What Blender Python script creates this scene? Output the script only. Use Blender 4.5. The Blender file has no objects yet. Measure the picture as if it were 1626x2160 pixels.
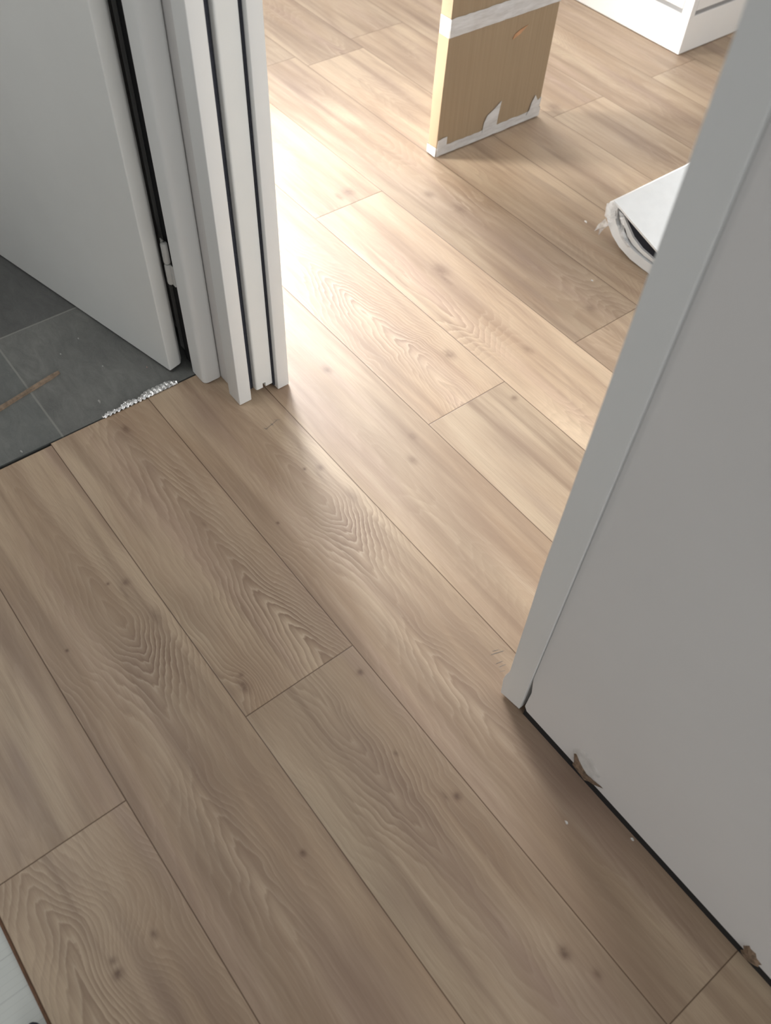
import bpy, bmesh, math, random
import numpy as np
from mathutils import Matrix, Vector

# ------------------------------------------------------------------ camera, world, lights, exposure
SC = bpy.context.scene
COL = SC.collection
SC.view_settings.view_transform = 'Standard'
SC.view_settings.look = 'None'
SC.view_settings.gamma = 1
SC.view_settings.use_curve_mapping = False
SC.view_settings.exposure = 0.12

# metres; x along the planks (towards the viewer), y across them (towards the far room), z up
cam_d = bpy.data.cameras.new('camera')
cam = bpy.data.objects.new('camera', cam_d)
COL.objects.link(cam)
SC.camera = cam
right = Vector((0.61474339, 0.78759362, 0.04227117))
down = Vector((0.65104444, -0.47644893, -0.59087862))
fwd = Vector((-0.44523218, 0.39075914, -0.80565229))
M = Matrix.Identity(4)
for i in range(3):
    M[i][0] = right[i]
    M[i][1] = -down[i]
    M[i][2] = -fwd[i]
M[0][3], M[1][3], M[2][3] = 0.0, 0.01224, 1.17698
cam.matrix_world = M
cam_d.sensor_fit = 'HORIZONTAL'
cam_d.sensor_width = 36
cam_d.lens = 1794.97 / 1626 * 36
cam_d.clip_start = 0.02
cam_d.dof.use_dof = True
cam_d.dof.focus_distance = 1.42
cam_d.dof.aperture_fstop = 6.5

world = bpy.data.worlds.new('world')
SC.world = world
world.use_nodes = True
bg = world.node_tree.nodes['Background']
bg.inputs[0].default_value = (0.80, 0.88, 1.0, 1)
bg.inputs[1].default_value = 0.15


def area(name, loc, target, sx, sy, power, color=(1, 1, 1), spread=180):
    l = bpy.data.lights.new(name, 'AREA')
    l.shape = 'RECTANGLE'
    l.size, l.size_y = sx, sy
    l.energy = power
    l.color = color
    l.spread = math.radians(spread)
    o = bpy.data.objects.new(name, l)
    COL.objects.link(o)
    o.location = loc
    d = Vector(target) - Vector(loc)
    o.rotation_euler = d.to_track_quat('-Z', 'Y').to_euler()
    return o


# daylight through the far room's windows and through the openings behind the viewer; beams and fill are added
area('window_light_far', (-3.18, 1.86, 1.84), (-1.0, 0.95, 0.2), 1.1, 0.95, 52, (0.965, 0.985, 1.0))
area('floor_patch_beam', (-3.15, 1.45, 1.85), (-1.12, 0.70, 0.0), 0.5, 0.5, 3.6, (0.98, 0.99, 1.0), 36)  # added narrow beam, brightens the floor patch past the doorway
area('window_light_side', (-3.1, -0.9, 0.50), (-1.5, 1.6, 0.3), 1.0, 0.7, 18, (0.99, 0.985, 0.97))
area('carton_side_beam', (-3.12, -0.55, 0.62), (-1.45, 1.42, 0.30), 1.1, 0.55, 24, (1.0, 0.975, 0.93), 40)  # added narrow beam aimed at the carton's side and the cabinet
area('window_light_right', (1.30, 1.5, 1.15), (-1.0, 0.7, 0.4), 1.1, 1.3, 29, (0.97, 0.99, 1.0))
area('hall_window_light', (2.45, -0.25, 0.95), (-1.0, 0.3, 0.5), 0.9, 1.0, 14, (1.0, 1.0, 0.985))
area('hall_side_light', (-0.5, -2.2, 0.62), (-0.4, 0.5, 0.6), 2.2, 0.9, 8.6, (1.0, 1.0, 0.975))
area('bathroom_fill', (-1.55, -0.35, 2.40), (-1.45, -0.3, 0.0), 0.4, 0.4, 8, (0.99, 1.0, 0.985))  # added fill for the tiles and left hall floor, no known fixture

# ------------------------------------------------------------------ helpers


def link(name, bm_or_me, mat=None, parent=None, smooth=False):
    if isinstance(bm_or_me, bmesh.types.BMesh):
        me = bpy.data.meshes.new(name)
        bmesh.ops.recalc_face_normals(bm_or_me, faces=bm_or_me.faces)
        bm_or_me.to_mesh(me)
        bm_or_me.free()
    else:
        me = bm_or_me
    if mat:
        me.materials.append(mat)
    if smooth:
        for p in me.polygons:
            p.use_smooth = True
        try:
            me.set_sharp_from_angle(angle=math.radians(40))
        except Exception:
            pass
    o = bpy.data.objects.new(name, me)
    COL.objects.link(o)
    if parent:
        o.parent = parent
        o.matrix_parent_inverse = Matrix.Translation(-Vector(parent.location)) if parent.type == 'EMPTY' else Matrix.Identity(4)
    return o


def tag(o, label=None, cat=None, group=None, kind=None):
    if label:
        o['label'] = label
    if cat:
        o['category'] = cat
    if group:
        o['group'] = group
    if kind:
        o['kind'] = kind
    return o


def thing(name, loc, label, cat, group=None):
    o = bpy.data.objects.new(name, None)
    COL.objects.link(o)
    o.location = loc
    o.empty_display_size = 0.05
    return tag(o, label, cat, group)


def box(x0, x1, y0, y1, z0, z1, bev=0.0, seg=2, bm=None):
    new = bm is None
    b = bmesh.new()
    r = bmesh.ops.create_cube(b, size=1)
    for v in r['verts']:
        v.co = Vector(((x0 + x1) / 2 + v.co.x * (x1 - x0), (y0 + y1) / 2 + v.co.y * (y1 - y0), (z0 + z1) / 2 + v.co.z * (z1 - z0)))
    if bev:
        bmesh.ops.bevel(b, geom=list(b.edges), offset=bev, segments=seg, profile=0.5, affect='EDGES')
    if new:
        return b
    tmp = bpy.data.meshes.new('t')
    b.to_mesh(tmp)
    b.free()
    bm.from_mesh(tmp)
    bpy.data.meshes.remove(tmp)
    return bm


def rounded(poly, radii, seg=6):
    """plan polygon with each corner rounded by its own radius"""
    out = []
    n = len(poly)
    for i in range(n):
        p = Vector(poly[i])
        r = radii[i]
        if r <= 0:
            out.append(tuple(p))
            continue
        a = (Vector(poly[i - 1]) - p).normalized()
        b = (Vector(poly[(i + 1) % n]) - p).normalized()
        ang = a.angle(b)
        t = r / math.tan(ang / 2)
        p0, p1 = p + a * t, p + b * t
        for k in range(seg + 1):
            s = k / seg
            q = p0 * (1 - s) ** 2 + p * 2 * s * (1 - s) + p1 * s * s
            out.append(tuple(q))
    return out


def prism(poly, z0, z1, bm=None):
    """vertical extrusion of a plan polygon"""
    bm = bm or bmesh.new()
    lo = [bm.verts.new((p[0], p[1], z0)) for p in poly]
    hi = [bm.verts.new((p[0], p[1], z1)) for p in poly]
    n = len(poly)
    bm.faces.new(lo[::-1])
    bm.faces.new(hi)
    for i in range(n):
        bm.faces.new((lo[i], lo[(i + 1) % n], hi[(i + 1) % n], hi[i]))
    return bm


def prism_y(poly, y0, y1, bm=None):
    """extrusion along y of an (x, z) polygon"""
    bm = bm or bmesh.new()
    lo = [bm.verts.new((p[0], y0, p[1])) for p in poly]
    hi = [bm.verts.new((p[0], y1, p[1])) for p in poly]
    n = len(poly)
    bm.faces.new(lo)
    bm.faces.new(hi[::-1])
    for i in range(n):
        bm.faces.new((lo[i], hi[i], hi[(i + 1) % n], lo[(i + 1) % n]))
    return bm


def prism_x(poly, x0, x1, bm=None):
    """extrusion along x of a (y, z) polygon"""
    bm = bm or bmesh.new()
    lo = [bm.verts.new((x0, p[0], p[1])) for p in poly]
    hi = [bm.verts.new((x1, p[0], p[1])) for p in poly]
    n = len(poly)
    bm.faces.new(lo)
    bm.faces.new(hi[::-1])
    for i in range(n):
        bm.faces.new((lo[i], hi[i], hi[(i + 1) % n], lo[(i + 1) % n]))
    return bm


class NT:
    """small node-tree writer"""

    def __init__(self, name):
        self.m = bpy.data.materials.new(name)
        self.m.use_nodes = True
        self.t = self.m.node_tree
        self.b = self.t.nodes['Principled BSDF']
        self.out = self.t.nodes['Material Output']

    def n(self, typ, **kw):
        nd = self.t.nodes.new(typ)
        for k, v in kw.items():
            setattr(nd, k, v)
        return nd

    def put(self, sock, val):
        if isinstance(val, bpy.types.NodeSocket):
            self.t.links.new(val, sock)
        else:
            sock.default_value = val

    def math(self, op, a, b=None, c=None, clamp=False):
        nd = self.n('ShaderNodeMath', operation=op, use_clamp=clamp)
        self.put(nd.inputs[0], a)
        if b is not None:
            self.put(nd.inputs[1], b)
        if c is not None:
            self.put(nd.inputs[2], c)
        return nd.outputs[0]

    def vmath(self, op, a, b=None):
        nd = self.n('ShaderNodeVectorMath', operation=op)
        self.put(nd.inputs[0], a)
        if b is not None:
            self.put(nd.inputs[1], b)
        return nd.outputs['Value'] if op in ('DOT_PRODUCT', 'LENGTH') else nd.outputs['Vector']

    def noise(self, vec, scale, detail=3, rough=0.5, dist=0.0):
        nd = self.n('ShaderNodeTexNoise')
        self.put(nd.inputs['Vector'], vec)
        nd.inputs['Scale'].default_value = scale
        nd.inputs['Detail'].default_value = detail
        nd.inputs['Roughness'].default_value = rough
        nd.inputs['Distortion'].default_value = dist
        return nd.outputs['Fac']

    def mix(self, f, a, b, typ='MIX'):
        nd = self.n('ShaderNodeMix', data_type='RGBA', blend_type=typ)
        self.put(nd.inputs[0], f)
        self.put(nd.inputs[6], a)
        self.put(nd.inputs[7], b)
        return nd.outputs[2]

    def rng(self, v, a, b, c=0.0, d=1.0):
        nd = self.n('ShaderNodeMapRange')
        self.put(nd.inputs[0], v)
        nd.inputs[1].default_value = a
        nd.inputs[2].default_value = b
        nd.inputs[3].default_value = c
        nd.inputs[4].default_value = d
        return nd.outputs[0]

    def attr(self, name):
        nd = self.n('ShaderNodeAttribute', attribute_name=name)
        return nd

    def pos(self):
        return self.n('ShaderNodeTexCoord').outputs['Object']

    def bump(self, h, strength, dist):
        nd = self.n('ShaderNodeBump')
        nd.inputs['Strength'].default_value = strength
        nd.inputs['Distance'].default_value = dist
        self.put(nd.inputs['Height'], h)
        self.put(self.b.inputs['Normal'], nd.outputs[0])


def paint(name, col, rough=0.5, var=0.03, scale=30, bump=0.0, spec=0.5):
    t = NT(name)
    p = t.pos()
    f = t.noise(p, scale, 4, 0.6)
    a = tuple(c * (1 - var) for c in col) + (1,)
    b = tuple(min(1, c * (1 + var)) for c in col) + (1,)
    t.put(t.b.inputs['Base Color'], t.mix(t.rng(f, 0.3, 0.7), a, b))
    t.b.inputs['Roughness'].default_value = rough
    t.b.inputs['Specular IOR Level'].default_value = spec
    if bump:
        t.bump(t.noise(p, scale * 25, 3), bump, 0.001)
    return t.m


def S(r, g, b):
    """8-bit display colour to linear"""
    return tuple(((c / 255) / 12.92 if c / 255 <= 0.04045 else ((c / 255 + 0.055) / 1.055) ** 2.4) for c in (r, g, b))


M_WALL = paint('wall_paint', (0.76, 0.745, 0.73), 0.85, 0.015, 6, 0.15, 0.3)
M_TRIM = paint('white_trim_foil', (0.80, 0.81, 0.80), 0.45, 0.01, 8)
M_CORE = paint('raw_board_edge', (0.42, 0.31, 0.21), 0.9, 0.2, 120)
M_DOOR = paint('door_lacquer', (0.79, 0.80, 0.78), 0.42, 0.012, 10)
M_BLACK = paint('gap_shade_black', (0.012, 0.012, 0.013), 0.8, 0.1, 50)  # plain black that stands in for deep shade in gaps
M_BRUSH_SHADE = paint('dark_brush_and_shade', (0.03, 0.033, 0.045), 0.9, 0.4, 900)
M_HINGE = paint('hinge_metal', (0.52, 0.52, 0.50), 0.45, 0.05, 60)
M_CEIL = paint('ceiling_paint', (0.8, 0.8, 0.79), 0.9, 0.01, 5)
M_CAB = paint('cabinet_white', (0.85, 0.845, 0.83), 0.45, 0.01, 8)
M_SHADOWGAP = paint('grey_gap_strip', (0.30, 0.30, 0.30), 0.6, 0.05, 40)
M_SUB = paint('dark_subfloor', (0.06, 0.045, 0.035), 0.9, 0.3, 20)
M_PLASTER = paint('torn_brown_board', (0.24, 0.165, 0.11), 0.95, 0.5, 160, 0.6)
M_PLASTER2 = paint('scraped_plaster', (0.70, 0.69, 0.67), 0.95, 0.12, 70, 0.4)
M_CHIP = paint('white_chips', (0.75, 0.73, 0.7), 0.8, 0.1, 100)
M_CHIPG = paint('grey_crumbs', (0.36, 0.36, 0.34), 0.9, 0.2, 100)
M_CHIPP = paint('pinkish_crumbs', (0.34, 0.25, 0.22), 0.9, 0.2, 100)
M_STICK = paint('thin_wood', (0.25, 0.18, 0.125), 0.7, 0.35, 90)
M_GRAPH = paint('pencil_graphite', (0.22, 0.19, 0.165), 0.6, 0.2, 300)
M_NAVY = paint('dark_blue_rubber', (0.015, 0.02, 0.035), 0.5, 0.1, 50)
M_EDGE = paint('brown_board_edge', (0.17, 0.085, 0.045), 0.7, 0.25, 60)
M_VOID = paint('dark_gap_fill', (0.018, 0.02, 0.03), 0.9, 0.2, 50)
M_FOAM = paint('white_foam', (0.92, 0.945, 0.955), 0.65, 0.02, 40)

# cardboard
t = NT('cardboard')
p = t.pos()
st = t.vmath('MULTIPLY', p, (1, 260, 3))
f = t.noise(st, 1.0, 2)
g = t.noise(p, 9, 3)
c = t.mix(t.rng(f, 0.3, 0.7), (0.310, 0.228, 0.142, 1), (0.350, 0.262, 0.168, 1))
c = t.mix(t.rng(g, 0.3, 0.8, 0, 0.25), c, (0.30, 0.215, 0.135, 1))
t.put(t.b.inputs['Base Color'], c)
t.b.inputs['Roughness'].default_value = 0.85
M_CARD = t.m

# parcel tape (whitish translucent)
t = NT('parcel_tape')
p = t.pos()
f = t.noise(t.vmath('MULTIPLY', p, (1, 25, 120)), 1.0, 3)
t.put(t.b.inputs['Base Color'], t.mix(t.rng(f, 0.3, 0.7), (0.52, 0.51, 0.50, 1), (0.66, 0.66, 0.66, 1)))
t.b.inputs['Roughness'].default_value = 0.22
t.b.inputs['Coat Weight'].default_value = 0.4
t.bump(f, 0.35, 0.001)
M_TAPE = t.m

# thin clear film
t = NT('clear_film')
p = t.pos()
f = t.noise(p, 60, 3)
t.put(t.b.inputs['Base Color'], (0.85, 0.88, 0.9, 1))
t.b.inputs['Roughness'].default_value = 0.2
tr = t.n('ShaderNodeBsdfTransparent')
mx = t.n('ShaderNodeMixShader')
t.put(mx.inputs[0], t.rng(f, 0.35, 0.65, 0.25, 0.75))
t.t.links.new(tr.outputs[0], mx.inputs[1])
t.t.links.new(t.b.outputs[0], mx.inputs[2])
t.t.links.new(mx.outputs[0], t.out.inputs[0])
M_FILM = t.m

# crumpled aluminium
t = NT('aluminium_foil')
p = t.pos()
t.b.inputs['Metallic'].default_value = 1.0
t.b.inputs['Roughness'].default_value = 0.28
t.put(t.b.inputs['Base Color'], (0.85, 0.85, 0.85, 1))
t.bump(t.noise(p, 260, 3), 0.6, 0.002)
M_FOIL = t.m

# grey slate-look tile: grout lines from the tile lattice
TX, TY = -1.43, 0.218
t = NT('slate_tile')
p = t.pos()
sep = t.n('ShaderNodeSeparateXYZ')
t.put(sep.inputs[0], p)
n1 = t.noise(p, 5, 5, 0.62, 0.8)
n2 = t.noise(t.vmath('MULTIPLY', p, (1.0, 2.6, 1)), 16, 6, 0.7, 1.2)
n3 = t.noise(p, 420, 2, 0.6)
c = t.mix(t.rng(n1, 0.3, 0.7), (0.115, 0.120, 0.114, 1), (0.205, 0.208, 0.195, 1))
c = t.mix(t.rng(n2, 0.35, 0.7, 0, 0.55), c, (0.075, 0.077, 0.074, 1))
c = t.mix(t.rng(n3, 0.4, 0.75, 0, 0.25), c, (0.22, 0.22, 0.21, 1))
cellx = t.math('GREATER_THAN', sep.outputs[0], TX)
celly = t.math('GREATER_THAN', sep.outputs[1], TY)
c = t.mix(t.math('MULTIPLY', t.math('SUBTRACT', 1.0, cellx), 0.45), c, (0.045, 0.045, 0.048, 1))
c = t.mix(t.math('MULTIPLY', t.math('SUBTRACT', 1.0, celly), 0.14), c, (0.10, 0.13, 0.135, 1))
ga = t.math('ABSOLUTE', t.math('SUBTRACT', sep.outputs[1], TY))
gb = t.math('ABSOLUTE', t.math('SUBTRACT', sep.outputs[0], TX))
ga = t.math('MULTIPLY', t.rng(ga, 0.0012, 0.0024, 1, 0), cellx)
gb = t.rng(gb, 0.0012, 0.0024, 1, 0)
gr = t.math('MAXIMUM', ga, gb)
t.put(t.b.inputs['Base Color'], t.mix(t.math('MULTIPLY', gr, 0.7), c, (0.27, 0.275, 0.25, 1)))
t.put(t.b.inputs['Roughness'], t.rng(n2, 0.2, 0.8, 0.5, 0.7))
t.bump(t.math('SUBTRACT', t.math('MULTIPLY', n2, 0.5), gr), 0.25, 0.001)
M_TILE = t.m

# white underlay sheet with fine cross lines
t = NT('underlay_sheet')
p = t.pos()
sep = t.n('ShaderNodeSeparateXYZ')
t.put(sep.inputs[0], p)
w = t.math('PINGPONG', sep.outputs[0], 0.0045)
ln = t.rng(w, 0.0, 0.0007, 1, 0)
w2 = t.math('PINGPONG', sep.outputs[0], 0.022)
ln2 = t.rng(w2, 0.0, 0.0009, 1, 0)
c = t.mix(t.math('MULTIPLY', ln, 0.18), (0.70, 0.73, 0.70, 1), (0.35, 0.37, 0.36, 1))
c = t.mix(t.math('MULTIPLY', ln2, 0.35), c, (0.25, 0.27, 0.27, 1))
t.put(t.b.inputs['Base Color'], c)
t.b.inputs['Roughness'].default_value = 0.7
M_UNDER = t.m

# ------------------------------------------------------------------ laminate floor
W = 0.193
LEN = 1.285
START = {-1: -.476, 0: .166, 1: -.480, 2: .156, 3: -.118, 4: -.762, 5: -.115, 6: -.759, 7: -.70,
         8: -.76, 9: -.124, 10: -.76, 11: -.12, 12: -.76, 13: -.12, 14: -.76}
# knots as (x, y, rx, ry, strength); repeated prints share their local positions


def P(k, n, u, v):
    return (START[k] + n * LEN + u, k * W + v)


KN = []
for k in (0, 2):
    for (u, v, a, b, s) in ((.319, .139, .0028, .0026, .9), (.333, .163, .006, .005, .75), (.417, .172, .016, .007, .38),
                            (.389, .036, .0028, .0024, 1.0), (.845, .151, .0045, .004, .85), (.35, .152, .02, .003, .35)):
        KN.append(P(k, -1, u, v) + (a, b, s))
KN += [P(1, -1, 1.243, .024) + (.010, .006, .75), P(1, -1, 1.225, .03) + (.004, .004, .6), P(1, -1, .688, .124) + (.010, .005, .7),
       P(1, 0, .043, .175) + (.0045, .0045, .85), P(1, 0, .174, .14) + (.004, .003, .7), P(1, 0, .273, .17) + (.006, .005, .8), P(1, 0, .262, .157) + (.007, .002, .6),
       P(1, 0, .503, .149) + (.008, .006, .85), P(1, 0, .545, .165) + (.006, .004, .6), P(1, -1, .954, .128) + (.006, .003, .3),
       P(-1, 0, .182, .086) + (.0055, .0055, .95), P(-1, 0, .165, .088) + (.004, .004, .7), P(-1, 0, .17, .142) + (.005, .0035, .8),
       P(4, -1, 1.165, .154) + (.012, .010, .6), P(4, 0, .044, .178) + (.006, .006, .6), P(3, -1, .414, .124) + (.010, .006, .6),
       P(3, -1, .690, .115) + (.010, .006, .55), P(3, -1, .646, .151) + (.008, .005, .45), P(5, -1, .306, .118) + (.02, .014, .6), P(5, -1, .33, .105) + (.03, .005, .5),
       P(5, -1, .60, .100) + (.012, .008, .4), P(5, -2, 1.244, .125) + (.014, .012, .6), P(5, -2, 1.246, .095) + (.014, .006, .6),
       P(6, -1, .718, .084) + (.012, .010, .55), P(6, -1, .803, .107) + (.02, .010, .5), P(6, -1, 1.228, .104) + (.010, .010, .55),
       P(7, -1, .50, .085) + (.008, .008, .6), P(9, -2, 1.25, .04) + (.018, .016, .6), P(10, -1, .2, .07) + (.012, .010, .5)]

# dark / pinkish smears as (k, n, u, v, su, sv, amount)
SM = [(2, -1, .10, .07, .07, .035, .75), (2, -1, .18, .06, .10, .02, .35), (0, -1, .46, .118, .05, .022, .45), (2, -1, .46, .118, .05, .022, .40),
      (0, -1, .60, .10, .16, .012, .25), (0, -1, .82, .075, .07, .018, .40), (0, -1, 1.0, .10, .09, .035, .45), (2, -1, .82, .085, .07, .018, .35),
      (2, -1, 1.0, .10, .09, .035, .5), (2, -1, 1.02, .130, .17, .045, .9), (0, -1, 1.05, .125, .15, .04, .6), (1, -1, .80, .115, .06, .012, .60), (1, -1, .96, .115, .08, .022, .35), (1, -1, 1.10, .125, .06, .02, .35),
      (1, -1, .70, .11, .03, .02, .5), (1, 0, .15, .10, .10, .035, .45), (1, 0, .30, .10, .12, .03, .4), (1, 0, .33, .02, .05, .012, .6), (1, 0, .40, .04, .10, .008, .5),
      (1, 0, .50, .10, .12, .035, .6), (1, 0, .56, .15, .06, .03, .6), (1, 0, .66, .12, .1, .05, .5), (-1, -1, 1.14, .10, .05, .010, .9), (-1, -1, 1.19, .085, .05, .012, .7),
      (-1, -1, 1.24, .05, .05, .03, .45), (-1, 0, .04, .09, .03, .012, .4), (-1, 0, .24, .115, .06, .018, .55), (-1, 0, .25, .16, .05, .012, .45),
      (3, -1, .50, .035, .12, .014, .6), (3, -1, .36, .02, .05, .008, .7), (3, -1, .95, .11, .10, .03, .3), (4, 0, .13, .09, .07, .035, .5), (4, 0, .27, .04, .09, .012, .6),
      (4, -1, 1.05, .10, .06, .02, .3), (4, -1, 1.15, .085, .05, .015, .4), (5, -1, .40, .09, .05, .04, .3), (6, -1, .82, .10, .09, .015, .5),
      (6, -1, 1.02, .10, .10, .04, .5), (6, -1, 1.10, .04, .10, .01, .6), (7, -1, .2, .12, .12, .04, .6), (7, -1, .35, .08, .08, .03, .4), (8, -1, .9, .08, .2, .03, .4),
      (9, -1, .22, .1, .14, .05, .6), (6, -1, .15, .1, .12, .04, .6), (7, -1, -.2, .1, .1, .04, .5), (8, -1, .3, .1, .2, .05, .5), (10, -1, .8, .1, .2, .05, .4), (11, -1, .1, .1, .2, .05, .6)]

TONE = {(-1, -1): -.05, (-1, 0): -.02, (0, -1): .0, (0, 0): .0, (1, -1): .02, (1, 0): -.22, (2, -1): -.03, (3, -1): .10, (4, -1): .42, (4, 0): .02,  # per-board tone; far rows also carry painted-in falloff of the light
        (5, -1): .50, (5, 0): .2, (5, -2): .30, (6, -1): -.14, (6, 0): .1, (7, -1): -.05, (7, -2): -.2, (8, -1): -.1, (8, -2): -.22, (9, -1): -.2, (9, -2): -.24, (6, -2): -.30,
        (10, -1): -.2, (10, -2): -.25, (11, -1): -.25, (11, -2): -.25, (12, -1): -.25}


def spl(u, pts):
    xs, ys = zip(*pts)
    # smooth interpolation: average of shifted linear ones
    r = 0
    for d in (-.012, -.004, .004, .012):
        r = r + np.interp(u + d, xs, ys)
    return r / 4


def sm_noise(rng, u, scale, amp):
    g = rng.normal(size=64)
    t = u / scale + 5
    i = np.floor(t).astype(int)
    f = t - i
    f = f * f * (3 - 2 * f)
    return amp * (g[i % 64] * (1 - f) + g[(i + 1) % 64] * f)


def grain(k, n, u, v):
    """ring number and ring contrast over one plank"""
    rng = np.random.default_rng(1000 + 31 * k + 7 * n + (0 if k not in (0, 2) else -31 * k))
    jit = sm_noise(rng, u, .05, .0022) + sm_noise(rng, u, .02, .0008)
    if k in (0, 2) and n == -1:
        v0 = spl(u, [(0, .10), (.23, .117), (.33, .118), (.42, .122), (.47, .124), (.53, .115), (.58, .105), (.70, .088), (.80, .088), (.95, .085), (1.285, .08)]) + jit
        G = spl(u, [(0, 7.5), (.12, 6), (.23, 3.6), (.30, 1.5), (.385, 0), (.42, 1.2), (.45, 3), (.48, 5), (.53, 7.2), (.57, 8.6), (.64, 9.4), (.69, 9.0), (.74, 7.2), (.80, 5.6), (.9, 3.6), (1.1, 3.0), (1.285, 6)])
        s, soft = 135, .006
        amp = .17 + 1.0 * np.exp(-((u - .48) / .075) ** 2) + .35 * np.exp(-((u - .80) / .13) ** 2) + .3 * np.exp(-((u - .30) / .07) ** 2)
    elif k == 1 and n == -1:
        v0 = spl(u, [(0, .09), (.6, .10), (.75, .112), (.87, .122), (1.0, .124), (1.15, .130), (1.285, .146)]) + jit
        G = spl(u, [(0, 20), (.6, 17.5), (.74, 15), (.80, 14), (.87, 12.3), (.93, 10.6), (1.0, 8.9), (1.07, 7.4), (1.11, 6.2), (1.165, 4.4), (1.21, 2.9), (1.24, 1.8), (1.285, 0)])
        s, soft = 175, .010
        amp = .38 + .75 * np.exp(-((u - 1.17) / .13) ** 2) + .35 * np.exp(-((u - .83) / .07) ** 2)
    elif k == 4 and n == -1:
        v0 = spl(u, [(0, .09), (.7, .08), (.86, .090), (1.0, .097), (1.11, .100), (1.285, .09)]) + jit
        G = spl(u, [(0, 18), (.7, 15), (.80, 13), (.86, 11), (.95, 8), (1.03, 5.5), (1.11, 3.5), (1.285, 0)])
        s, soft = 165, .009
        amp = .35 + .8 * np.exp(-((u - .90) / .1) ** 2) + .6 * np.exp(-((u - 1.08) / .06) ** 2)
    elif k == 1 and n == 0:
        v0 = spl(u, [(0, .10), (.17, .103), (.23, .103), (.3, .107), (.5, .1), (.8, .1)]) + jit
        G = spl(u, [(0, 0), (.10, 1.5), (.17, 3.3), (.235, 5.2), (.30, 7), (.42, 8.2), (.50, 9.5), (.6, 11), (.8, 13)])
        s, soft = 150, .008
        amp = .40 + .4 * np.exp(-((u - .22) / .09) ** 2)
    elif k == -1 and n == 0:
        v0 = spl(u, [(0, .045), (.05, .050), (.1, .058), (.15, .05), (.2, .045), (.5, .05)]) + jit
        G = spl(u, [(0, 10), (.03, 8.6), (.06, 7), (.10, 4.8), (.14, 3.2), (.19, 1.8), (.3, 0), (.6, 2)])
        s, soft = 150, .010
        amp = .75 + 0 * u
        G = G + 0
    else:
        c0 = rng.uniform(.06, .13)
        v0 = c0 + sm_noise(rng, u, .35, .012) + jit
        sl = rng.choice([-1, 1]) * rng.uniform(7, 16)
        G = 20 + sl * (u - .64) / .64 + sm_noise(rng, u, .22, 2.6)
        s, soft = rng.uniform(110, 190), rng.uniform(.006, .012)
        amp = .16 + np.clip(sm_noise(rng, u, .16, .2), -.1, .4)
        if k == 3 or (k, n) == (4, 0):
            amp = amp * .5
    d = v - v0
    lat = np.sqrt(d * d + soft * soft) - soft
    asym = 1 + .12 * np.tanh(d / .02)
    # flanks straighten: the cathedral only reaches part of the width
    G = G * (.35 + .65 * np.exp(-(np.abs(d) / .075) ** 2.2))
    phi = s * lat * asym + G
    phi = phi + sm_noise(rng, u + 1.7 * v, .09, .35)
    amp = amp * (.40 + .90 * np.exp(-(d / .042) ** 2))
    if k == 1 and n == -1:   # swirl around the knot near the butt joint
        r = np.sqrt(((u - 1.243) / 1.6) ** 2 + (v - .024) ** 2)
        phi = phi + 3.0 * np.exp(-(r / .022) ** 2)
        amp = amp + .45 * np.exp(-(r / .03) ** 2)
    if k == -1 and n == 0:
        r = np.sqrt(((u - .18) / 1.3) ** 2 + ((v - .12) / 1.6) ** 2)
        phi = phi + 5.0 * np.exp(-(r / .03) ** 2)
    return phi, amp


V_all, Fc, A_pl, A_gr, A_sd = [], [], [], [], []
nv = 0


def add_plank(k, n, xa, xb, ya, yb, start):
    global nv
    du = 0.008 if k < 5 else 0.012
    nu = max(2, int(round((xb - xa) / du)) + 1)
    nw = 29
    xs = np.linspace(xa, xb, nu)
    ys = np.linspace(ya, yb, nw)
    X, Y = np.meshgrid(xs, ys, indexing='ij')
    u = X - start
    v = Y - k * W
    phi, amp = grain(k, n, u, v)
    dark = np.zeros_like(u)
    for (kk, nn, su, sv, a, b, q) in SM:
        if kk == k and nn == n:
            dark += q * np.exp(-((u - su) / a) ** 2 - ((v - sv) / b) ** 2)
    rr = random.Random(k * 77 + n)
    tone = TONE.get((k, n), rr.uniform(-.1, .15))
    seed = rr.uniform(0, 50) if not (k in (0, 2) and n == -1) else 12.3
    V_all.append(np.stack([X, Y, np.zeros_like(X)], -1).reshape(-1, 3))
    idx = (np.arange(nu * nw) + nv).reshape(nu, nw)
    q = np.stack([idx[:-1, :-1], idx[1:, :-1], idx[1:, 1:], idx[:-1, 1:]], -1).reshape(-1, 4)
    Fc.append(q)
    A_pl.append(np.stack([u, v, np.zeros_like(u)], -1).reshape(-1, 3))
    A_gr.append(np.stack([phi, amp, dark], -1).reshape(-1, 3))
    A_sd.append(np.stack([np.full_like(u, seed), np.full_like(u, tone), np.zeros_like(u)], -1).reshape(-1, 3))
    nv += nu * nw


XMAX = {k: .62 for k in range(-1, 3)}
for k in range(-1, 15):
    y0, y1 = k * W, (k + 1) * W
    xmin = -1.123 if k < 3 else -3.1
    xmax = .62 if k < 3 else 1.34
    for n in range(-4, 2):
        s = START[k] + n * LEN
        a, b = max(s, xmin), min(s + LEN, xmax)
        if b - a < 0.03:
            continue
        add_plank(k, n, a, b, y0, y1, s)
# the far room's boards beyond the end of the partition
for k in range(-4, 3):
    START.setdefault(k, -.76)
    for n in range(-4, 0):
        s = START[k] + n * LEN
        a, b = max(s, -3.24), min(s + LEN, -1.93)
        if b - a > .03:
            add_plank(k, n, a, b, k * W, (k + 1) * W, s)

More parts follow.
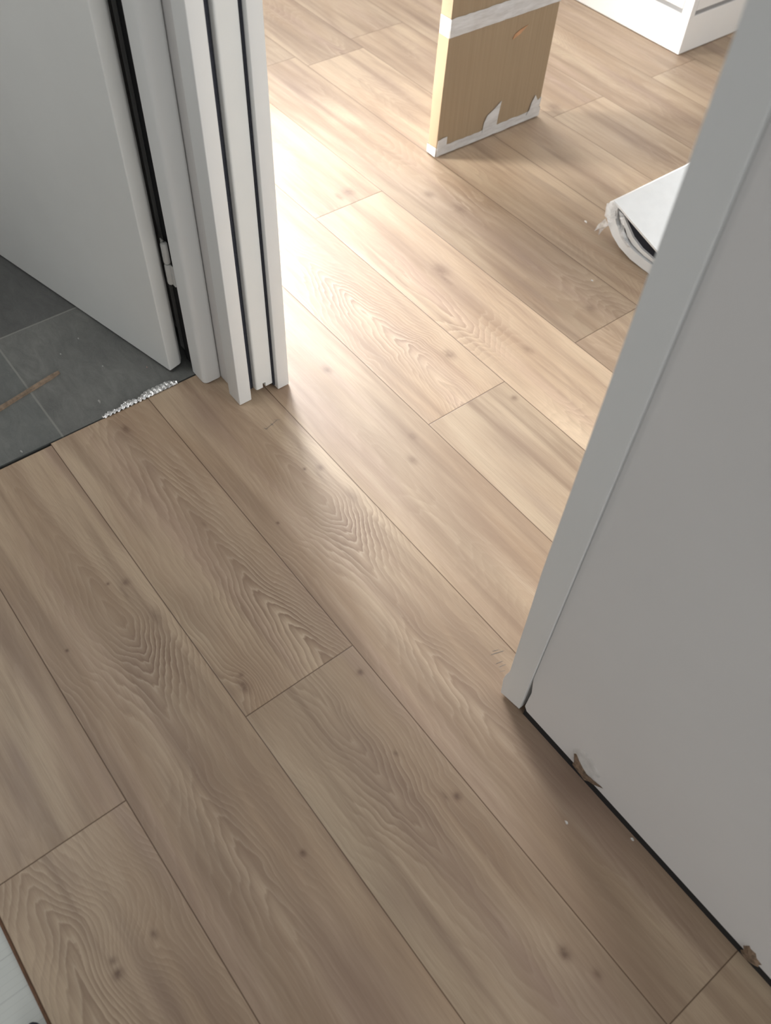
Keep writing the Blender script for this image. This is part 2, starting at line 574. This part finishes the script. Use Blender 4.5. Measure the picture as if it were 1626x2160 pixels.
Vn = np.concatenate(V_all)
Fn = np.concatenate(Fc)
me = bpy.data.meshes.new('floor')
me.vertices.add(len(Vn))
me.vertices.foreach_set('co', Vn.ravel().astype(np.float32))
me.loops.add(Fn.size)
me.loops.foreach_set('vertex_index', Fn.ravel().astype(np.int32))
me.polygons.add(len(Fn))
me.polygons.foreach_set('loop_start', np.arange(0, Fn.size, 4, dtype=np.int32))
me.polygons.foreach_set('loop_total', np.full(len(Fn), 4, dtype=np.int32))
me.update(calc_edges=True)
for nm, arr in (('plank', A_pl), ('grain', A_gr), ('print', A_sd)):
    at = me.attributes.new(nm, 'FLOAT_VECTOR', 'POINT')
    at.data.foreach_set('vector', np.concatenate(arr).ravel().astype(np.float32))

t = NT('oak_laminate')
pl = t.attr('plank').outputs['Vector']
gr = t.n('ShaderNodeSeparateXYZ')
t.put(gr.inputs[0], t.attr('grain').outputs['Vector'])
sd = t.n('ShaderNodeSeparateXYZ')
t.put(sd.inputs[0], t.attr('print').outputs['Vector'])
uv = t.n('ShaderNodeSeparateXYZ')
t.put(uv.inputs[0], pl)
comb = t.n('ShaderNodeCombineXYZ')
t.put(comb.inputs[2], sd.outputs[0])
q = t.vmath('ADD', pl, comb.outputs[0])


def st(sx, sy):
    return t.vmath('MULTIPLY', q, (sx, sy, 1))


warp = t.noise(st(9, 45), 1.0, 3, 0.55)
phi = t.math('ADD', gr.outputs[0], t.math('MULTIPLY', t.math('SUBTRACT', warp, 0.5), 2.1))
fr = t.math('FRACT', phi)
ring = t.math('MULTIPLY', t.math('POWER', fr, 1.7), t.rng(fr, 0.84, 1.0, 1, 0))
rmod = t.rng(t.noise(st(3, 22), 1.0, 3), 0.3, 0.7, 0.35, 1.0)
rf = t.math('MULTIPLY', t.math('MULTIPLY', ring, gr.outputs[1]), rmod)
streak = t.noise(st(2.2, 34), 1.0, 4, 0.55, 0.3)
broad = t.noise(st(2.4, 9), 1.0, 3, 0.5, 0.5)
fibre = t.noise(st(16, 620), 1.0, 3, 0.6)
pore = t.noise(st(55, 1100), 1.0, 2, 0.5)
light = (0.555, 0.428, 0.302, 1)
mid = (0.395, 0.278, 0.184, 1)
blot = t.noise(st(1.3, 8), 1.0, 2, 0.5, 0.8)
hue = t.noise(st(1.6, 14), 1.0, 2, 0.5, 0.4)
c = t.mix(t.rng(broad, 0.32, 0.68), light, mid)
c = t.mix(t.rng(hue, 0.55, 0.75, 0, 0.6), c, (0.425, 0.300, 0.235, 1))
c = t.mix(t.rng(hue, 0.22, 0.42, 0.35, 0), c, (0.420, 0.340, 0.235, 1))
c = t.mix(t.rng(blot, 0.52, 0.74, 0, 0.55), c, (0.300, 0.212, 0.150, 1))
c = t.mix(t.rng(streak, 0.47, 0.76, 0, 0.80), c, (0.255, 0.172, 0.118, 1))
c = t.mix(t.rng(streak, 0.20, 0.42, 0.45, 0), c, (0.610, 0.490, 0.360, 1))
hl = t.math('MULTIPLY', t.math('MULTIPLY', t.rng(fr, 0.0, 0.25, 1, 0), gr.outputs[1]), rmod)
c = t.mix(t.math('MULTIPLY', hl, 0.55, clamp=True), c, (0.63, 0.52, 0.395, 1))
c = t.mix(t.math('MULTIPLY', rf, 1.15, clamp=True), c, (0.210, 0.130, 0.085, 1))
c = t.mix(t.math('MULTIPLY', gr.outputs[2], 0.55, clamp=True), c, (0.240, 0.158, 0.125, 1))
c = t.mix(t.rng(fibre, 0.35, 0.75, 0, 0.22), c, (0.22, 0.14, 0.09, 1))
c = t.mix(t.rng(pore, 0.62, 0.78, 0, 0.18), c, (0.16, 0.10, 0.065, 1))
ks = None
P0 = t.pos()
wn = t.noise(P0, 120, 2)
for (x, y, a, b, s) in KN:
    d = t.vmath('MULTIPLY', t.vmath('SUBTRACT', P0, (x, y, 0)), (1 / a, 1 / b, 0))
    e = t.math('EXPONENT', t.math('MULTIPLY', t.vmath('DOT_PRODUCT', d, d), -0.8))
    e = t.math('MULTIPLY', e, s)
    ks = e if ks is None else t.math('MAXIMUM', ks, e)
c = t.mix(t.math('MULTIPLY', ks, t.rng(wn, 0.3, 0.6, 0.6, 0.95)), c, (0.105, 0.052, 0.034, 1))
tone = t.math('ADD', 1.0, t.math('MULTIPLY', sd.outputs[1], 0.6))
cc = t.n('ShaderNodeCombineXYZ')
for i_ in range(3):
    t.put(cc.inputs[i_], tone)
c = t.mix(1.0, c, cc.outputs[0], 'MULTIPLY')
# bevelled board edges
ev = t.math('MINIMUM', uv.outputs[1], t.math('SUBTRACT', W, uv.outputs[1]))
eu = t.math('MINIMUM', uv.outputs[0], t.math('SUBTRACT', LEN, uv.outputs[0]))
ed = t.math('MINIMUM', t.math('ABSOLUTE', ev), t.math('ABSOLUTE', eu))
em = t.rng(ed, 0.0003, 0.0012, 1, 0)
c = t.mix(t.math('MULTIPLY', em, 0.88), c, (0.085, 0.042, 0.018, 1))
t.put(t.b.inputs['Base Color'], c)
t.put(t.b.inputs['Roughness'], t.rng(fibre, 0.2, 0.8, 0.40, 0.52))
t.b.inputs['Specular IOR Level'].default_value = 0.5
t.bump(t.math('SUBTRACT', t.math('MULTIPLY', fibre, 0.12), t.rng(ed, 0.0, 0.0016, 1, 0)), 0.35, 0.0008)
me.materials.append(t.m)
floor = bpy.data.objects.new('floor', me)
COL.objects.link(floor)
tag(floor, 'oak-look laminate plank floor running through hall and far room', kind='structure')

# the boards' edge and what lies under and beside them
tag(link('trim_1', box(-1.123, .62, -.1975, -.1932, -.008, -.0028, .001), M_EDGE), 'brown edge of the last laminate board beside the white underlay', kind='structure')
tag(link('floor_underlay', box(-1.123, .62, -.75, -.1976, -.012, -.008), M_UNDER), 'white underlay sheet with fine cross lines beside the last board', kind='structure')
tag(link('floor_base', box(-3.24, 1.34, -1.8, 3.4, -.06, -.0125), M_SUB), kind='structure')
tag(link('floor_tiles', box(-1.85, -1.1262, -1.2, .527, -.012, .0005), M_TILE), 'dark grey slate-look bathroom tiles with thin grout lines', kind='structure')

# ------------------------------------------------------------------ walls
H = 2.5
HD = 2.05


def wallobj(name, bm, mat=None, label=None):
    return tag(link(name, bm, mat or M_WALL), label, kind='structure')


# right wall: board with a slightly raised lower edge, black strip under it painted as the gap's shade
YW = .5187
bm = prism_y([(-.2400, .075), (-.2415, .027), (-.236, .0190), (.9, .0190), (.9, H), (-.2456, H), (-.2456, .11)], YW, .535)
wr = wallobj('wall_right', bm, M_WALL, 'pale grey wall board beside the doorway, damaged along its bottom edge')
link('gap_shade_backing', box(-.24, .9, .545, .600, 0.0, H), M_BLACK, wr)  # black filling behind the board, darkens the gaps like shade
link('gap_shade_strip', box(-.24, .9, .5195, .5345, 0.0005, .0185), M_BLACK, wr)
link('far_board', box(-.285, .9, .606, .6195, .004, H), M_WALL, wr)

# partition that holds the sliding door
bm = box(-1.09, -1.043, .527, .540, .0, H)
box(-1.90, -1.09, .527, .540, 0, H, bm=bm)
box(-1.90, -1.86, .540, .611, 0, H, bm=bm)
wp = wallobj('wall_left', bm, M_WALL, 'pale partition that the sliding door runs into')
link('far_board', box(-1.90, -1.03, .611, .622, .003, H), M_WALL, wp)
link('header', box(-1.09, -.2405, .535, .611, HD + .03, H), M_WALL, wp)
# bathroom wall, beyond its doorway
wallobj('wall_bathroom', box(-1.21, -1.123, -1.8, -.42, 0, H))
bm = box(-1.21, -1.123, -.42, .53, HD + .03, H)
wallobj('wall_over_bathroom_door', bm)
# outer shell
wallobj('wall_hall_back', box(-1.12, -.65, -1.85, -1.8, 0, H))
wallobj('wall_hall_end', box(2.6, 2.65, -1.8, .52, 0, H))
wallobj('wall_bathroom_end', box(-1.90, -1.85, -1.2, .527, 0, H))
wallobj('wall_bathroom_back', box(-1.90, -1.21, -1.25, -1.2, 0, H))
bm = box(-3.3, -3.25, -1.2, .62, 0, H)
box(-3.3, -3.25, 2.5, 3.45, 0, H, bm=bm)
box(-3.3, -3.25, .62, 2.5, 0, .85, bm=bm)
box(-3.3, -3.25, .62, 2.5, 2.25, H, bm=bm)
wallobj('wall_far_left', bm)
wallobj('wall_far_back', box(-3.3, 1.4, 3.4, 3.45, 0, H))
wallobj('wall_far_right', box(1.35, 1.4, .62, 3.4, 0, H))
tag(link('ceiling', box(-3.3, 2.65, -1.85, 3.45, H, H + .05), M_CEIL), kind='structure')
bm = box(-3.29, -3.26, .62, .67, .85, 2.25)
box(-3.29, -3.26, 2.45, 2.5, .85, 2.25, bm=bm)
box(-3.29, -3.26, 1.53, 1.58, .85, 2.25, bm=bm)
box(-3.29, -3.26, .62, 2.5, .85, .90, bm=bm)
box(-3.29, -3.26, .62, 2.5, 2.20, 2.25, bm=bm)
tag(link('window_1', bm, M_TRIM), kind='structure')

# damaged spots along the wall's foot


def flake(name, pts, th, mat, parent, label=None, plane='y', off=YW, seed=0):
    """small irregular chip standing proud of a wall (pts are x,z) or lying on a floor (pts are x,y)"""
    rr = random.Random(seed)
    b = bmesh.new()
    if plane == 'y':
        ring = [b.verts.new((x, off + .0005, z)) for x, z in pts]
        cen = (sum(p[0] for p in pts) / len(pts), sum(p[1] for p in pts) / len(pts))
        top = [b.verts.new((cen[0] + (x - cen[0]) * .72, off - th * rr.uniform(.5, 1.1), cen[1] + (z - cen[1]) * .72)) for x, z in pts]
    else:
        ring = [b.verts.new((x, y, off - .0002)) for x, y in pts]
        cen = (sum(p[0] for p in pts) / len(pts), sum(p[1] for p in pts) / len(pts))
        top = [b.verts.new((cen[0] + (x - cen[0]) * .75, cen[1] + (y - cen[1]) * .75, off + th * rr.uniform(.5, 1.1))) for x, y in pts]
    n = len(pts)
    for i in range(n):
        b.faces.new((ring[i], ring[(i + 1) % n], top[(i + 1) % n], top[i]))
    b.faces.new(top)
    b.faces.new(ring[::-1])
    o = link(name, b, mat, parent)
    if label:
        o['label'] = label
    return o


# scraped arc patch, then torn brown crust below it
arc = [(-.1260 + .028 * math.cos(a) * (1 + .10 * math.sin(5 * a)), .046 + .030 * math.sin(a) * (1 + .08 * math.cos(3 * a))) for a in [i * math.tau / 18 for i in range(18)]]
flake('scraped_patch', arc, .0008, M_PLASTER2, wr, 'faint round scrape above the torn brown spot', seed=1)
flake('torn_patch', [(-.148, .043), (-.1425, .026), (-.1405, .010), (-.126, .0075), (-.113, .0085), (-.104, .021), (-.094, .026), (-.087, .034), (-.092, .034), (-.103, .029), (-.116, .027), (-.127, .033), (-.137, .041), (-.145, .050)],
      .004, M_PLASTER, wr, 'torn brown spot at the wall foot near the doorway', seed=2)
flake('torn_patch', [(.1525, .026), (.158, .020), (.156, .009), (.166, .0075), (.174, .012), (.182, .014), (.178, .021), (.181, .028), (.172, .030), (.167, .038), (.160, .036), (.156, .040)],
      .005, M_PLASTER, wr, 'torn brown spot at the wall foot in the near corner', seed=3)

# ------------------------------------------------------------------ sliding-door surround


def casing(name, x0, x1, y0, y1, z0, bev=.0016):
    return link(name, box(x0, x1, y0, y1, z0, HD, bev, 3), M_TRIM, None, True)


tag(casing('trim_2', -1.043, -1.005, .5145, .5405, .0012), 'near white casing strip of the sliding door pocket', kind='structure')
tag(casing('trim_3', -1.043, -.9985, .5955, .6205, .0012), 'far white casing strip of the sliding door pocket', kind='structure')
# right casing: left edge slightly flared and chipped at the bottom
bm = prism_y([(-.284, .0045), (-.2465, .0135), (-.2465, HD), (-.2855, HD), (-.2865, .34), (-.2845, .26), (-.2815, .085), (-.2812, .078), (-.2860, .060), (-.2872, .045)], .5145, .5385)
bmesh.ops.bevel(bm, geom=[e for e in bm.edges], offset=.0006, segments=2, profile=.5, affect='EDGES')
tag(link('trim_4', bm, M_TRIM, None, False), 'white casing strip at the right side of the doorway', kind='structure')
tag(casing('trim_5', -.285, -.247, .5955, .6205, .0012), kind='structure')
tag(link('trim_6', box(-.2845, -.272, .5395, .5945, .002, HD), M_TRIM), kind='structure')
tag(link('trim_7', box(-1.043, -.247, .5145, .5405, HD, HD + .04), M_TRIM), kind='structure')
tag(link('trim_8', box(-1.043, -.247, .5955, .6205, HD, HD + .04), M_TRIM), kind='structure')

# sliding door leaf peeking out of its pocket, guide slot in its bottom edge
d1 = thing('sliding_door', (-1.03, .579, 0), 'white sliding door leaf peeking out of its pocket between two casing strips', 'door')
PY0, PY1, PX = .5550, .5910, -1.0095
prof = rounded([(PX, PY0), (PX, PY1), (PX - .80, PY1), (PX - .80, PY0)], [.0045, .002, 0, 0])
bm = prism(prof, .0235, HD - .01)
sl0, sl1 = .5695, .5755
low = rounded([(PX, PY0), (PX, sl0), (PX - .80, sl0), (PX - .80, PY0)], [.0045, .0004, 0, 0])
prism(low, .0130, .0235, bm)
low = rounded([(PX, sl1), (PX, PY1), (PX - .80, PY1), (PX - .80, sl1)], [.0004, .002, 0, 0])
prism(low, .0130, .0235, bm)
link('leaf', bm, M_DOOR, d1, True)
tag(link('brush_and_shade_strip', box(-1.042, -1.0205, .5407, .5543, .012, HD - .02), M_BRUSH_SHADE, wp))  # near strip added as the gap's shade, not an actual brush
tag(link('brush_and_shade_strip', box(-1.042, -1.0085, .5913, .5953, .006, HD - .02), M_BRUSH_SHADE, wp))

# ------------------------------------------------------------------ bathroom door, open inwards
d2 = thing('bathroom_door', (-1.156, .454, 0), 'white flush bathroom door standing open over the grey tiles', 'door')
dv = Vector((-.974, -.225))
nvv = Vector((-.225, .974))
A = Vector((-1.156, .4535))


def dp(a, b):
    return tuple(A + dv * a + nvv * b)


prof = rounded([dp(0, 0), dp(0, .027), dp(.010, .0375), dp(.685, .0375), dp(.685, 0)], [.0025, .009, .003, 0, 0], 8)
link('leaf', prism(prof, .006, HD - .01), M_DOOR, d2, True)
# two-part hinge
for z0, z1, lab, nm in ((.2455, .287, 'upper knuckle', 0), (.2025, .2445, 'lower knuckle', 1)):
    for zz in (0, 1.55):
        b = bmesh.new()
        seg = 20
        r = .0062
        prof_z = [(0, z0), (r * .55, z0), (r * .88, z0 + .0012), (r, z0 + .0035), (r, z1 - .0035), (r * .88, z1 - .0012), (r * .55, z1), (0, z1)]
        rings = []
        for rad, z in prof_z[1:-1]:
            rings.append([b.verts.new((-1.1480 + rad * math.cos(a * math.tau / seg), .4875 + rad * math.sin(a * math.tau / seg), z + zz)) for a in range(seg)])
        for i in range(len(rings) - 1):
            for a in range(seg):
                b.faces.new((rings[i][a], rings[i][(a + 1) % seg], rings[i + 1][(a + 1) % seg], rings[i + 1][a]))
        b.faces.new(rings[0][::-1])
        b.faces.new(rings[-1])
        if nm == 0:
            box(-1.162, -1.1480, .4880, .4900, z0 + zz, z1 + zz, bm=b)
        else:
            box(-1.1480, -1.1345, .4880, .4900, z0 + zz, z1 + zz, bm=b)
        link('hinge', b, M_HINGE, d2, True)

# bathroom door frame: rounded casing on the hall side, black strip added as shade in the rebate
prof = rounded([(-1.090, .4895), (-1.090, .5265), (-1.1345, .5265), (-1.1345, .4895)], [.011, .007, 0, .002], 8)
bm = prism(prof, .0015, HD)
tag(link('trim_9', bm, M_TRIM, None, True), 'rounded white casing of the bathroom doorway beside the sliding door pocket', kind='structure')
bm = box(-1.21, -1.13455, .507, .5265, .0015, HD)
tag(link('trim_10', bm, M_TRIM), kind='structure')
tag(link('trim_11', box(-1.172, -1.13458, .498, .5065, .002, HD), M_BLACK), 'black strip added as shade in the gap beside the bathroom door', kind='structure')
tag(link('trim_12', box(-1.124, -1.090, -.42, -.38, .0015, HD, .004), M_TRIM), kind='structure')
tag(link('trim_13', box(-1.124, -1.090, -.42, .5265, HD + .001, HD + .04, .004), M_TRIM), kind='structure')

# ------------------------------------------------------------------ cardboard box
XB, YB0, YB1 = -1.434, 1.352, 1.703
cb = thing('cardboard_box', (-1.45, 1.52, 0), 'flat brown cardboard box standing on end, sealed with white tape', 'box')
b = bmesh.new()
# front leans very slightly, sides a little bowed
cols = [(.004, 0), (.16, .003), (.29, .007), (.40, .009), (.60, .010)]
prev = None
for z, sh in cols:
    bow = .0035 * math.sin(min(z, .6) / .6 * math.pi)
    ring = [b.verts.new(c_) for c_ in ((XB, YB0 + sh - .001, z), (XB, YB1 + sh * .25, z), (XB - .031 - bow, YB1 + sh * .25, z), (XB - .031 - bow, YB0 + sh - .001, z))]
    if prev:
        for i in range(4):
            b.faces.new((prev[i], prev[(i + 1) % 4], ring[(i + 1) % 4], ring[i]))
    else:
        b.faces.new(ring[::-1])
    prev = ring
b.faces.new(prev)
bmesh.ops.bevel(b, geom=[e for e in b.edges if abs(e.verts[0].co.z - e.verts[1].co.z) > .05], offset=.0025, segments=3, profile=.5, affect='EDGES')
link('carton', b, M_CARD, cb, True)


def band(z0, z1, slope=0.0, jag=None):
    """tape band wrapped round the carton"""
    b = bmesh.new()
    rr = random.Random(int(z0 * 1000))
    N = 26
    path = [(XB - .033, YB1 + .004)]
    for i in range(N + 1):
        s = i / N
        path.append((XB + .0009 + rr.uniform(0, .0005), YB1 + .0035 - s * (YB1 - YB0 + .0005 - .004 * (z0 > .1))))
    yl = YB0 - .0018 + (.0072 if z0 > .1 else 0)
    path.append((XB - .002, yl))
    path.append((XB - .033, yl))
    path.append((XB - .0365, yl + .02))
    lo = [b.verts.new((x, y, z0 + slope * (YB1 - y) + rr.uniform(-.0008, .0008))) for x, y in path]
    hi = [b.verts.new((x, y, z1 + slope * (YB1 - y) + rr.uniform(-.0012, .0012))) for x, y in path]
    for i in range(len(path) - 1):
        b.faces.new((lo[i], lo[i + 1], hi[i + 1], hi[i]))
    return b


link('tape', band(.285, .325), M_TAPE, cb, False)
link('tape', band(.0035, .0265), M_TAPE, cb, False)


def tape_flap(pts, seed):
    b = bmesh.new()
    rr = random.Random(seed)
    vs = [b.verts.new((XB + .0016 + rr.uniform(0, .0012), y, z)) for y, z in pts]
    b.faces.new(vs)
    r = bmesh.ops.extrude_face_region(b, geom=list(b.faces))
    for v in r['geom']:
        if isinstance(v, bmesh.types.BMVert):
            v.co.x += .0004
    return b


link('tape', tape_flap([(1.502, .020), (1.549, .022), (1.5505, .05), (1.556, .088), (1.535, .074), (1.512, .062), (1.503, .045)], 1), M_TAPE, cb)
link('tape', tape_flap([(1.655, .020), (1.698, .020), (1.7035, .055), (1.690, .050), (1.678, .067), (1.668, .050), (1.664, .032)], 2), M_TAPE, cb)
link('tape', tape_flap([(1.352, .020), (1.382, .022), (1.3825, .049), (1.368, .049), (1.353, .046)], 3), M_TAPE, cb)
t = paint('orange_label_mark', (0.50, 0.27, 0.14), 0.7, 0.1, 60)
link('printed_mark', prism_x([(1.561, .232), (1.585, .240), (1.607, .255), (1.583, .250), (1.566, .243)], XB + .0012, XB + .0018), t, cb)

# ------------------------------------------------------------------ white cabinet
CX, CY = -1.448, 2.288
cab = thing('kitchen_cabinet', (-1.9, 2.6, 0), 'white floor cabinet corner with a plinth and grey shadow gap', 'cabinet')
link('plinth', box(-2.6, CX, CY, 3.1, .002, .103, .001), M_CAB, cab)
b = box(-2.6, CX - .004, CY + .004, 3.1, .1032, .116)
link('gap_strip', b, M_SHADOWGAP, cab)
b = box(CX - .029, CX + .0005, CY - .0005, CY + .021, .1035, .86, .001)
link('corner_post', b, M_CAB, cab)
link('front_panel', box(-2.1, CX - .031, CY, CY + .019, .116, .85, .0015), M_CAB, cab)
link('front_panel', box(-2.6, -2.103, CY, CY + .019, .116, .85, .0015), M_CAB, cab)
link('side_panel', box(CX - .019, CX, CY + .024, 3.1, .116, .85, .0015), M_CAB, cab)
link('carcass', box(-2.6, CX - .021, CY + .021, 3.1, .117, .85), M_CAB, cab)
link('countertop', box(-2.62, CX + .015, CY - .015, 3.1, .8615, .90, .003), M_CAB, cab)

# ------------------------------------------------------------------ folded foam package at the right
YF = 1.452
pk = thing('foam_package', (-.75, 1.7, 0), 'white folded foam sheet in torn plastic film lying behind the right casing', 'packaging')
outer = [(-.40, .001), (-.60, .001), (-.80, .001), (-.84, .0015), (-.876, .004), (-.914, .014), (-.940, .029), (-.958, .046), (-.970, .064), (-.975, .082), (-.970, .098), (-.957, .108)]
inner = [(-.945, .094), (-.950, .086), (-.948, .074), (-.938, .060), (-.922, .046), (-.900, .034), (-.872, .027), (-.84, .024), (-.80, .023), (-.60, .023), (-.40, .023)]
link('lower_layer', prism_y(outer + inner, YF, YF + .75), M_FOAM, pk, True)
top = [(-.957, .1085), (-.930, .1005), (-.900, .0905), (-.860, .078), (-.82, .066), (-.76, .052), (-.66, .042), (-.40, .040)]
topi = [(x, z - .0050) for x, z in top]
link('top_sheet', prism_y(top + topi[::-1], YF - .004, YF + .75), M_FOAM, pk, True)
mid_ = [(-.938, .074), (-.926, .082), (-.915, .072), (-.890, .052), (-.86, .040), (-.80, .032), (-.80, .027), (-.85, .029), (-.885, .036), (-.905, .047), (-.916, .060), (-.928, .066)]
link('inner_layer', prism_y(mid_, YF + .004, YF + .70), M_FOAM, pk, True)
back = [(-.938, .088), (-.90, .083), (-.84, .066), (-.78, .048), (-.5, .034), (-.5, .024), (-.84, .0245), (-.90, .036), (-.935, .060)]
link('gap_shade_core', prism_y(back, YF + .010, YF + .72), M_VOID, pk)  # dark solid between the layers, painted shade of the open gap
rr = random.Random(5)
films = [[(-.957, .107), (-.972, .095), (-.969, .066), (-.950, .060), (-.935, .080), (-.940, .098)],
         [(-.940, .095), (-.925, .074), (-.915, .060), (-.905, .056), (-.912, .074), (-.922, .092)],
         [(-.952, .050), (-.966, .060), (-.980, .036), (-.985, .016), (-.976, .028), (-.972, .012), (-.962, .036)],
         [(-.930, .066), (-.912, .044), (-.890, .030), (-.880, .036), (-.900, .052), (-.915, .068)]]
for i, fpts in enumerate(films):
    b = bmesh.new()
    vs = [b.verts.new((x, YF - .004 - rr.uniform(0, .005), z)) for x, z in fpts]
    cen = b.verts.new((sum(p_[0] for p_ in fpts) / len(fpts), YF - .010, sum(p_[1] for p_ in fpts) / len(fpts)))
    for j in range(len(vs)):
        b.faces.new((vs[j], vs[(j + 1) % len(vs)], cen))
    link('torn_film', b, M_FILM, pk)

# ------------------------------------------------------------------ small things on the floor
# crumpled foil strip along the tile edge
rr = random.Random(11)
b = bmesh.new()
N = 90
rows = 6
grid = []
for i in range(N + 1):
    s = i / N
    y = .295 + s * (.450 - .295)
    wd = .004 + .012 * (math.sin(s * math.pi * 1.0) ** .7) * (.75 + .35 * math.sin(s * 23))
    if s > .62:
        wd = .018 - .010 * max(0, (s - .9) * 10)
    col_ = []
    for j in range(rows + 1):
        q_ = j / rows
        x = -1.1215 - wd * q_ + rr.uniform(-.0005, .0005)
        amp_ = .0022 if s < .62 else .0006
        z = .0022 + amp_ * math.sin(i * 1.25 + j * .5) + rr.uniform(-.0005, .0005) + .003 * math.sin(q_ * math.pi) * (1 if s < .62 else .7)
        col_.append(b.verts.new((x, y + rr.uniform(-.0005, .0005), max(z, .0009))))
    grid.append(col_)
for i in range(N):
    for j in range(rows):
        b.faces.new((grid[i][j], grid[i + 1][j], grid[i + 1][j + 1], grid[i][j + 1]))
tag(link('foil_strip', b, M_FOIL), 'crumpled silver foil strip sticking out between tiles and laminate', 'foil')

# thin wooden offcut lying on the tiles
a0, a1 = Vector((-1.251, .154)), Vector((-1.2765, .283))
dr = (a1 - a0).normalized()
a0 = a0 - dr * .35
nn_ = Vector((-dr.y, dr.x))
hw = .0038
rr = random.Random(4)
b = bmesh.new()
prev = None
Ns = 24
for i in range(Ns + 1):
    c_ = a0 + (a1 - a0) * i / Ns
    k_ = hw * (1 + rr.uniform(-.18, .18)) * (1 if i < Ns else .5)
    ring = [b.verts.new((c_.x + nn_.x * s1 * k_, c_.y + nn_.y * s1 * k_, z)) for s1, z in ((-1, .0008), (1, .0008), (.8, .0062), (-.7, .0058))]
    if prev:
        for j in range(4):
            b.faces.new((prev[j], prev[(j + 1) % 4], ring[(j + 1) % 4], ring[j]))
    else:
        b.faces.new(ring[::-1])
    prev = ring
b.faces.new(prev)
tag(link('wood_strip', b, M_STICK), 'thin brown wooden strip lying across the grey tiles', 'offcut')

# dark rounded tip at the picture's bottom left edge
b = bmesh.new()
bmesh.ops.create_uvsphere(b, u_segments=20, v_segments=12, radius=1)
for v in b.verts:
    v.co = Vector((-.288 + v.co.x * .023, -.2125 + v.co.y * .012, .0003 + v.co.z * .0082))
tag(link('rubber_foot', b, M_NAVY, None, True), 'dark blue rounded tip on the white underlay beside the last board', 'rubber foot')

# chips and crumbs
chips = [(-.0893, .4593, .0045, 'laminate beside the right wall, larger white chip', 0), (-.0195, .5148, .004, 'laminate touching the right wall, small white chip', 0),
         (-1.165, .3095, .0065, 'tiles just off the foil strip, largest pale crumb', 1), (-1.1354, .1439, .005, 'tiles at the laminate edge near the left border, pale crumb', 1),
         (-1.3441, .3543, .004, 'tiles close under the open door, pale crumb', 1), (-1.3231, .3074, .003, 'tiles between door and wooden strip, tiny pale crumb', 1),
         (-1.2459, .3574, .003, 'tiles in the middle towards the door, tiny pale crumb', 1), (-1.1951, .4242, .0045, 'tiles below the door corner, pinkish crumb', 2),
         (-1.0352, 1.4747, .006, 'laminate left of the foam package, white chip', 0), (-.8775, 1.3309, .005, 'laminate in front of the foam package, white chip', 0)]
for i, (x, y, r, lab, kd) in enumerate(chips):
    rr = random.Random(i)
    n = 7
    a0_ = rr.uniform(0, 6)
    pts = []
    for j in range(n):
        a_ = a0_ + j * math.tau / n
        q_ = r * rr.uniform(.35, .8)
        pts.append((x + q_ * math.cos(a_) * 1.2, y + q_ * math.sin(a_) * .7))
    o = flake('plaster_chip', pts, r * .35, (M_CHIP, M_CHIPG, M_CHIPP)[kd], None, None, 'z', .0006 if kd else .0003, seed=i)
    where, what = lab.rsplit(', ', 1)
    tag(o, what + ' on the ' + where, 'debris', 'crumbs on the floor')


# pencil marks on the boards
def pencil(segs, name, label):
    b = bmesh.new()
    for (x0, y0), (x1, y1), w_ in segs:
        p0, p1 = Vector((x0, y0)), Vector((x1, y1))
        d_ = (p1 - p0).normalized()
        n_ = Vector((-d_.y, d_.x)) * w_
        for z in (.0003,):
            vs = [b.verts.new((q_.x, q_.y, z)) for q_ in (p0 + n_ * .4, p0 + d_ * .002 + n_, p1 - d_ * .002 + n_, p1 + n_ * .3, p1 - n_ * .4, p0 - n_ * .4)]
            b.faces.new(vs)
    return tag(link(name, b, M_GRAPH), label, 'mark')


X0, Y0 = P(2, -1, 0, 0)
pencil([((X0 + .193, Y0 + .166), (X0 + .201, Y0 + .134), .0006), ((X0 + .190, Y0 + .160), (X0 + .197, Y0 + .170), .0005), ((X0 + .194, Y0 + .150), (X0 + .201, Y0 + .152), .0010),
        ((X0 + .196, Y0 + .134), (X0 + .203, Y0 + .138), .0008)], 'pencil_mark', 'grey pencil tick on the laminate in front of the sliding door')
pencil([((X0 + .789, Y0 + .160), (X0 + .796, Y0 + .181), .0007), ((X0 + .786, Y0 + .166), (X0 + .790, Y0 + .176), .0006), ((X0 + .805, Y0 + .156), (X0 + .808, Y0 + .168), .0006),
        ((X0 + .812, Y0 + .156), (X0 + .815, Y0 + .168), .0007), ((X0 + .818, Y0 + .152), (X0 + .822, Y0 + .160), .0005)], 'pencil_mark', 'grey pencil scribble on the laminate beside the right casing')
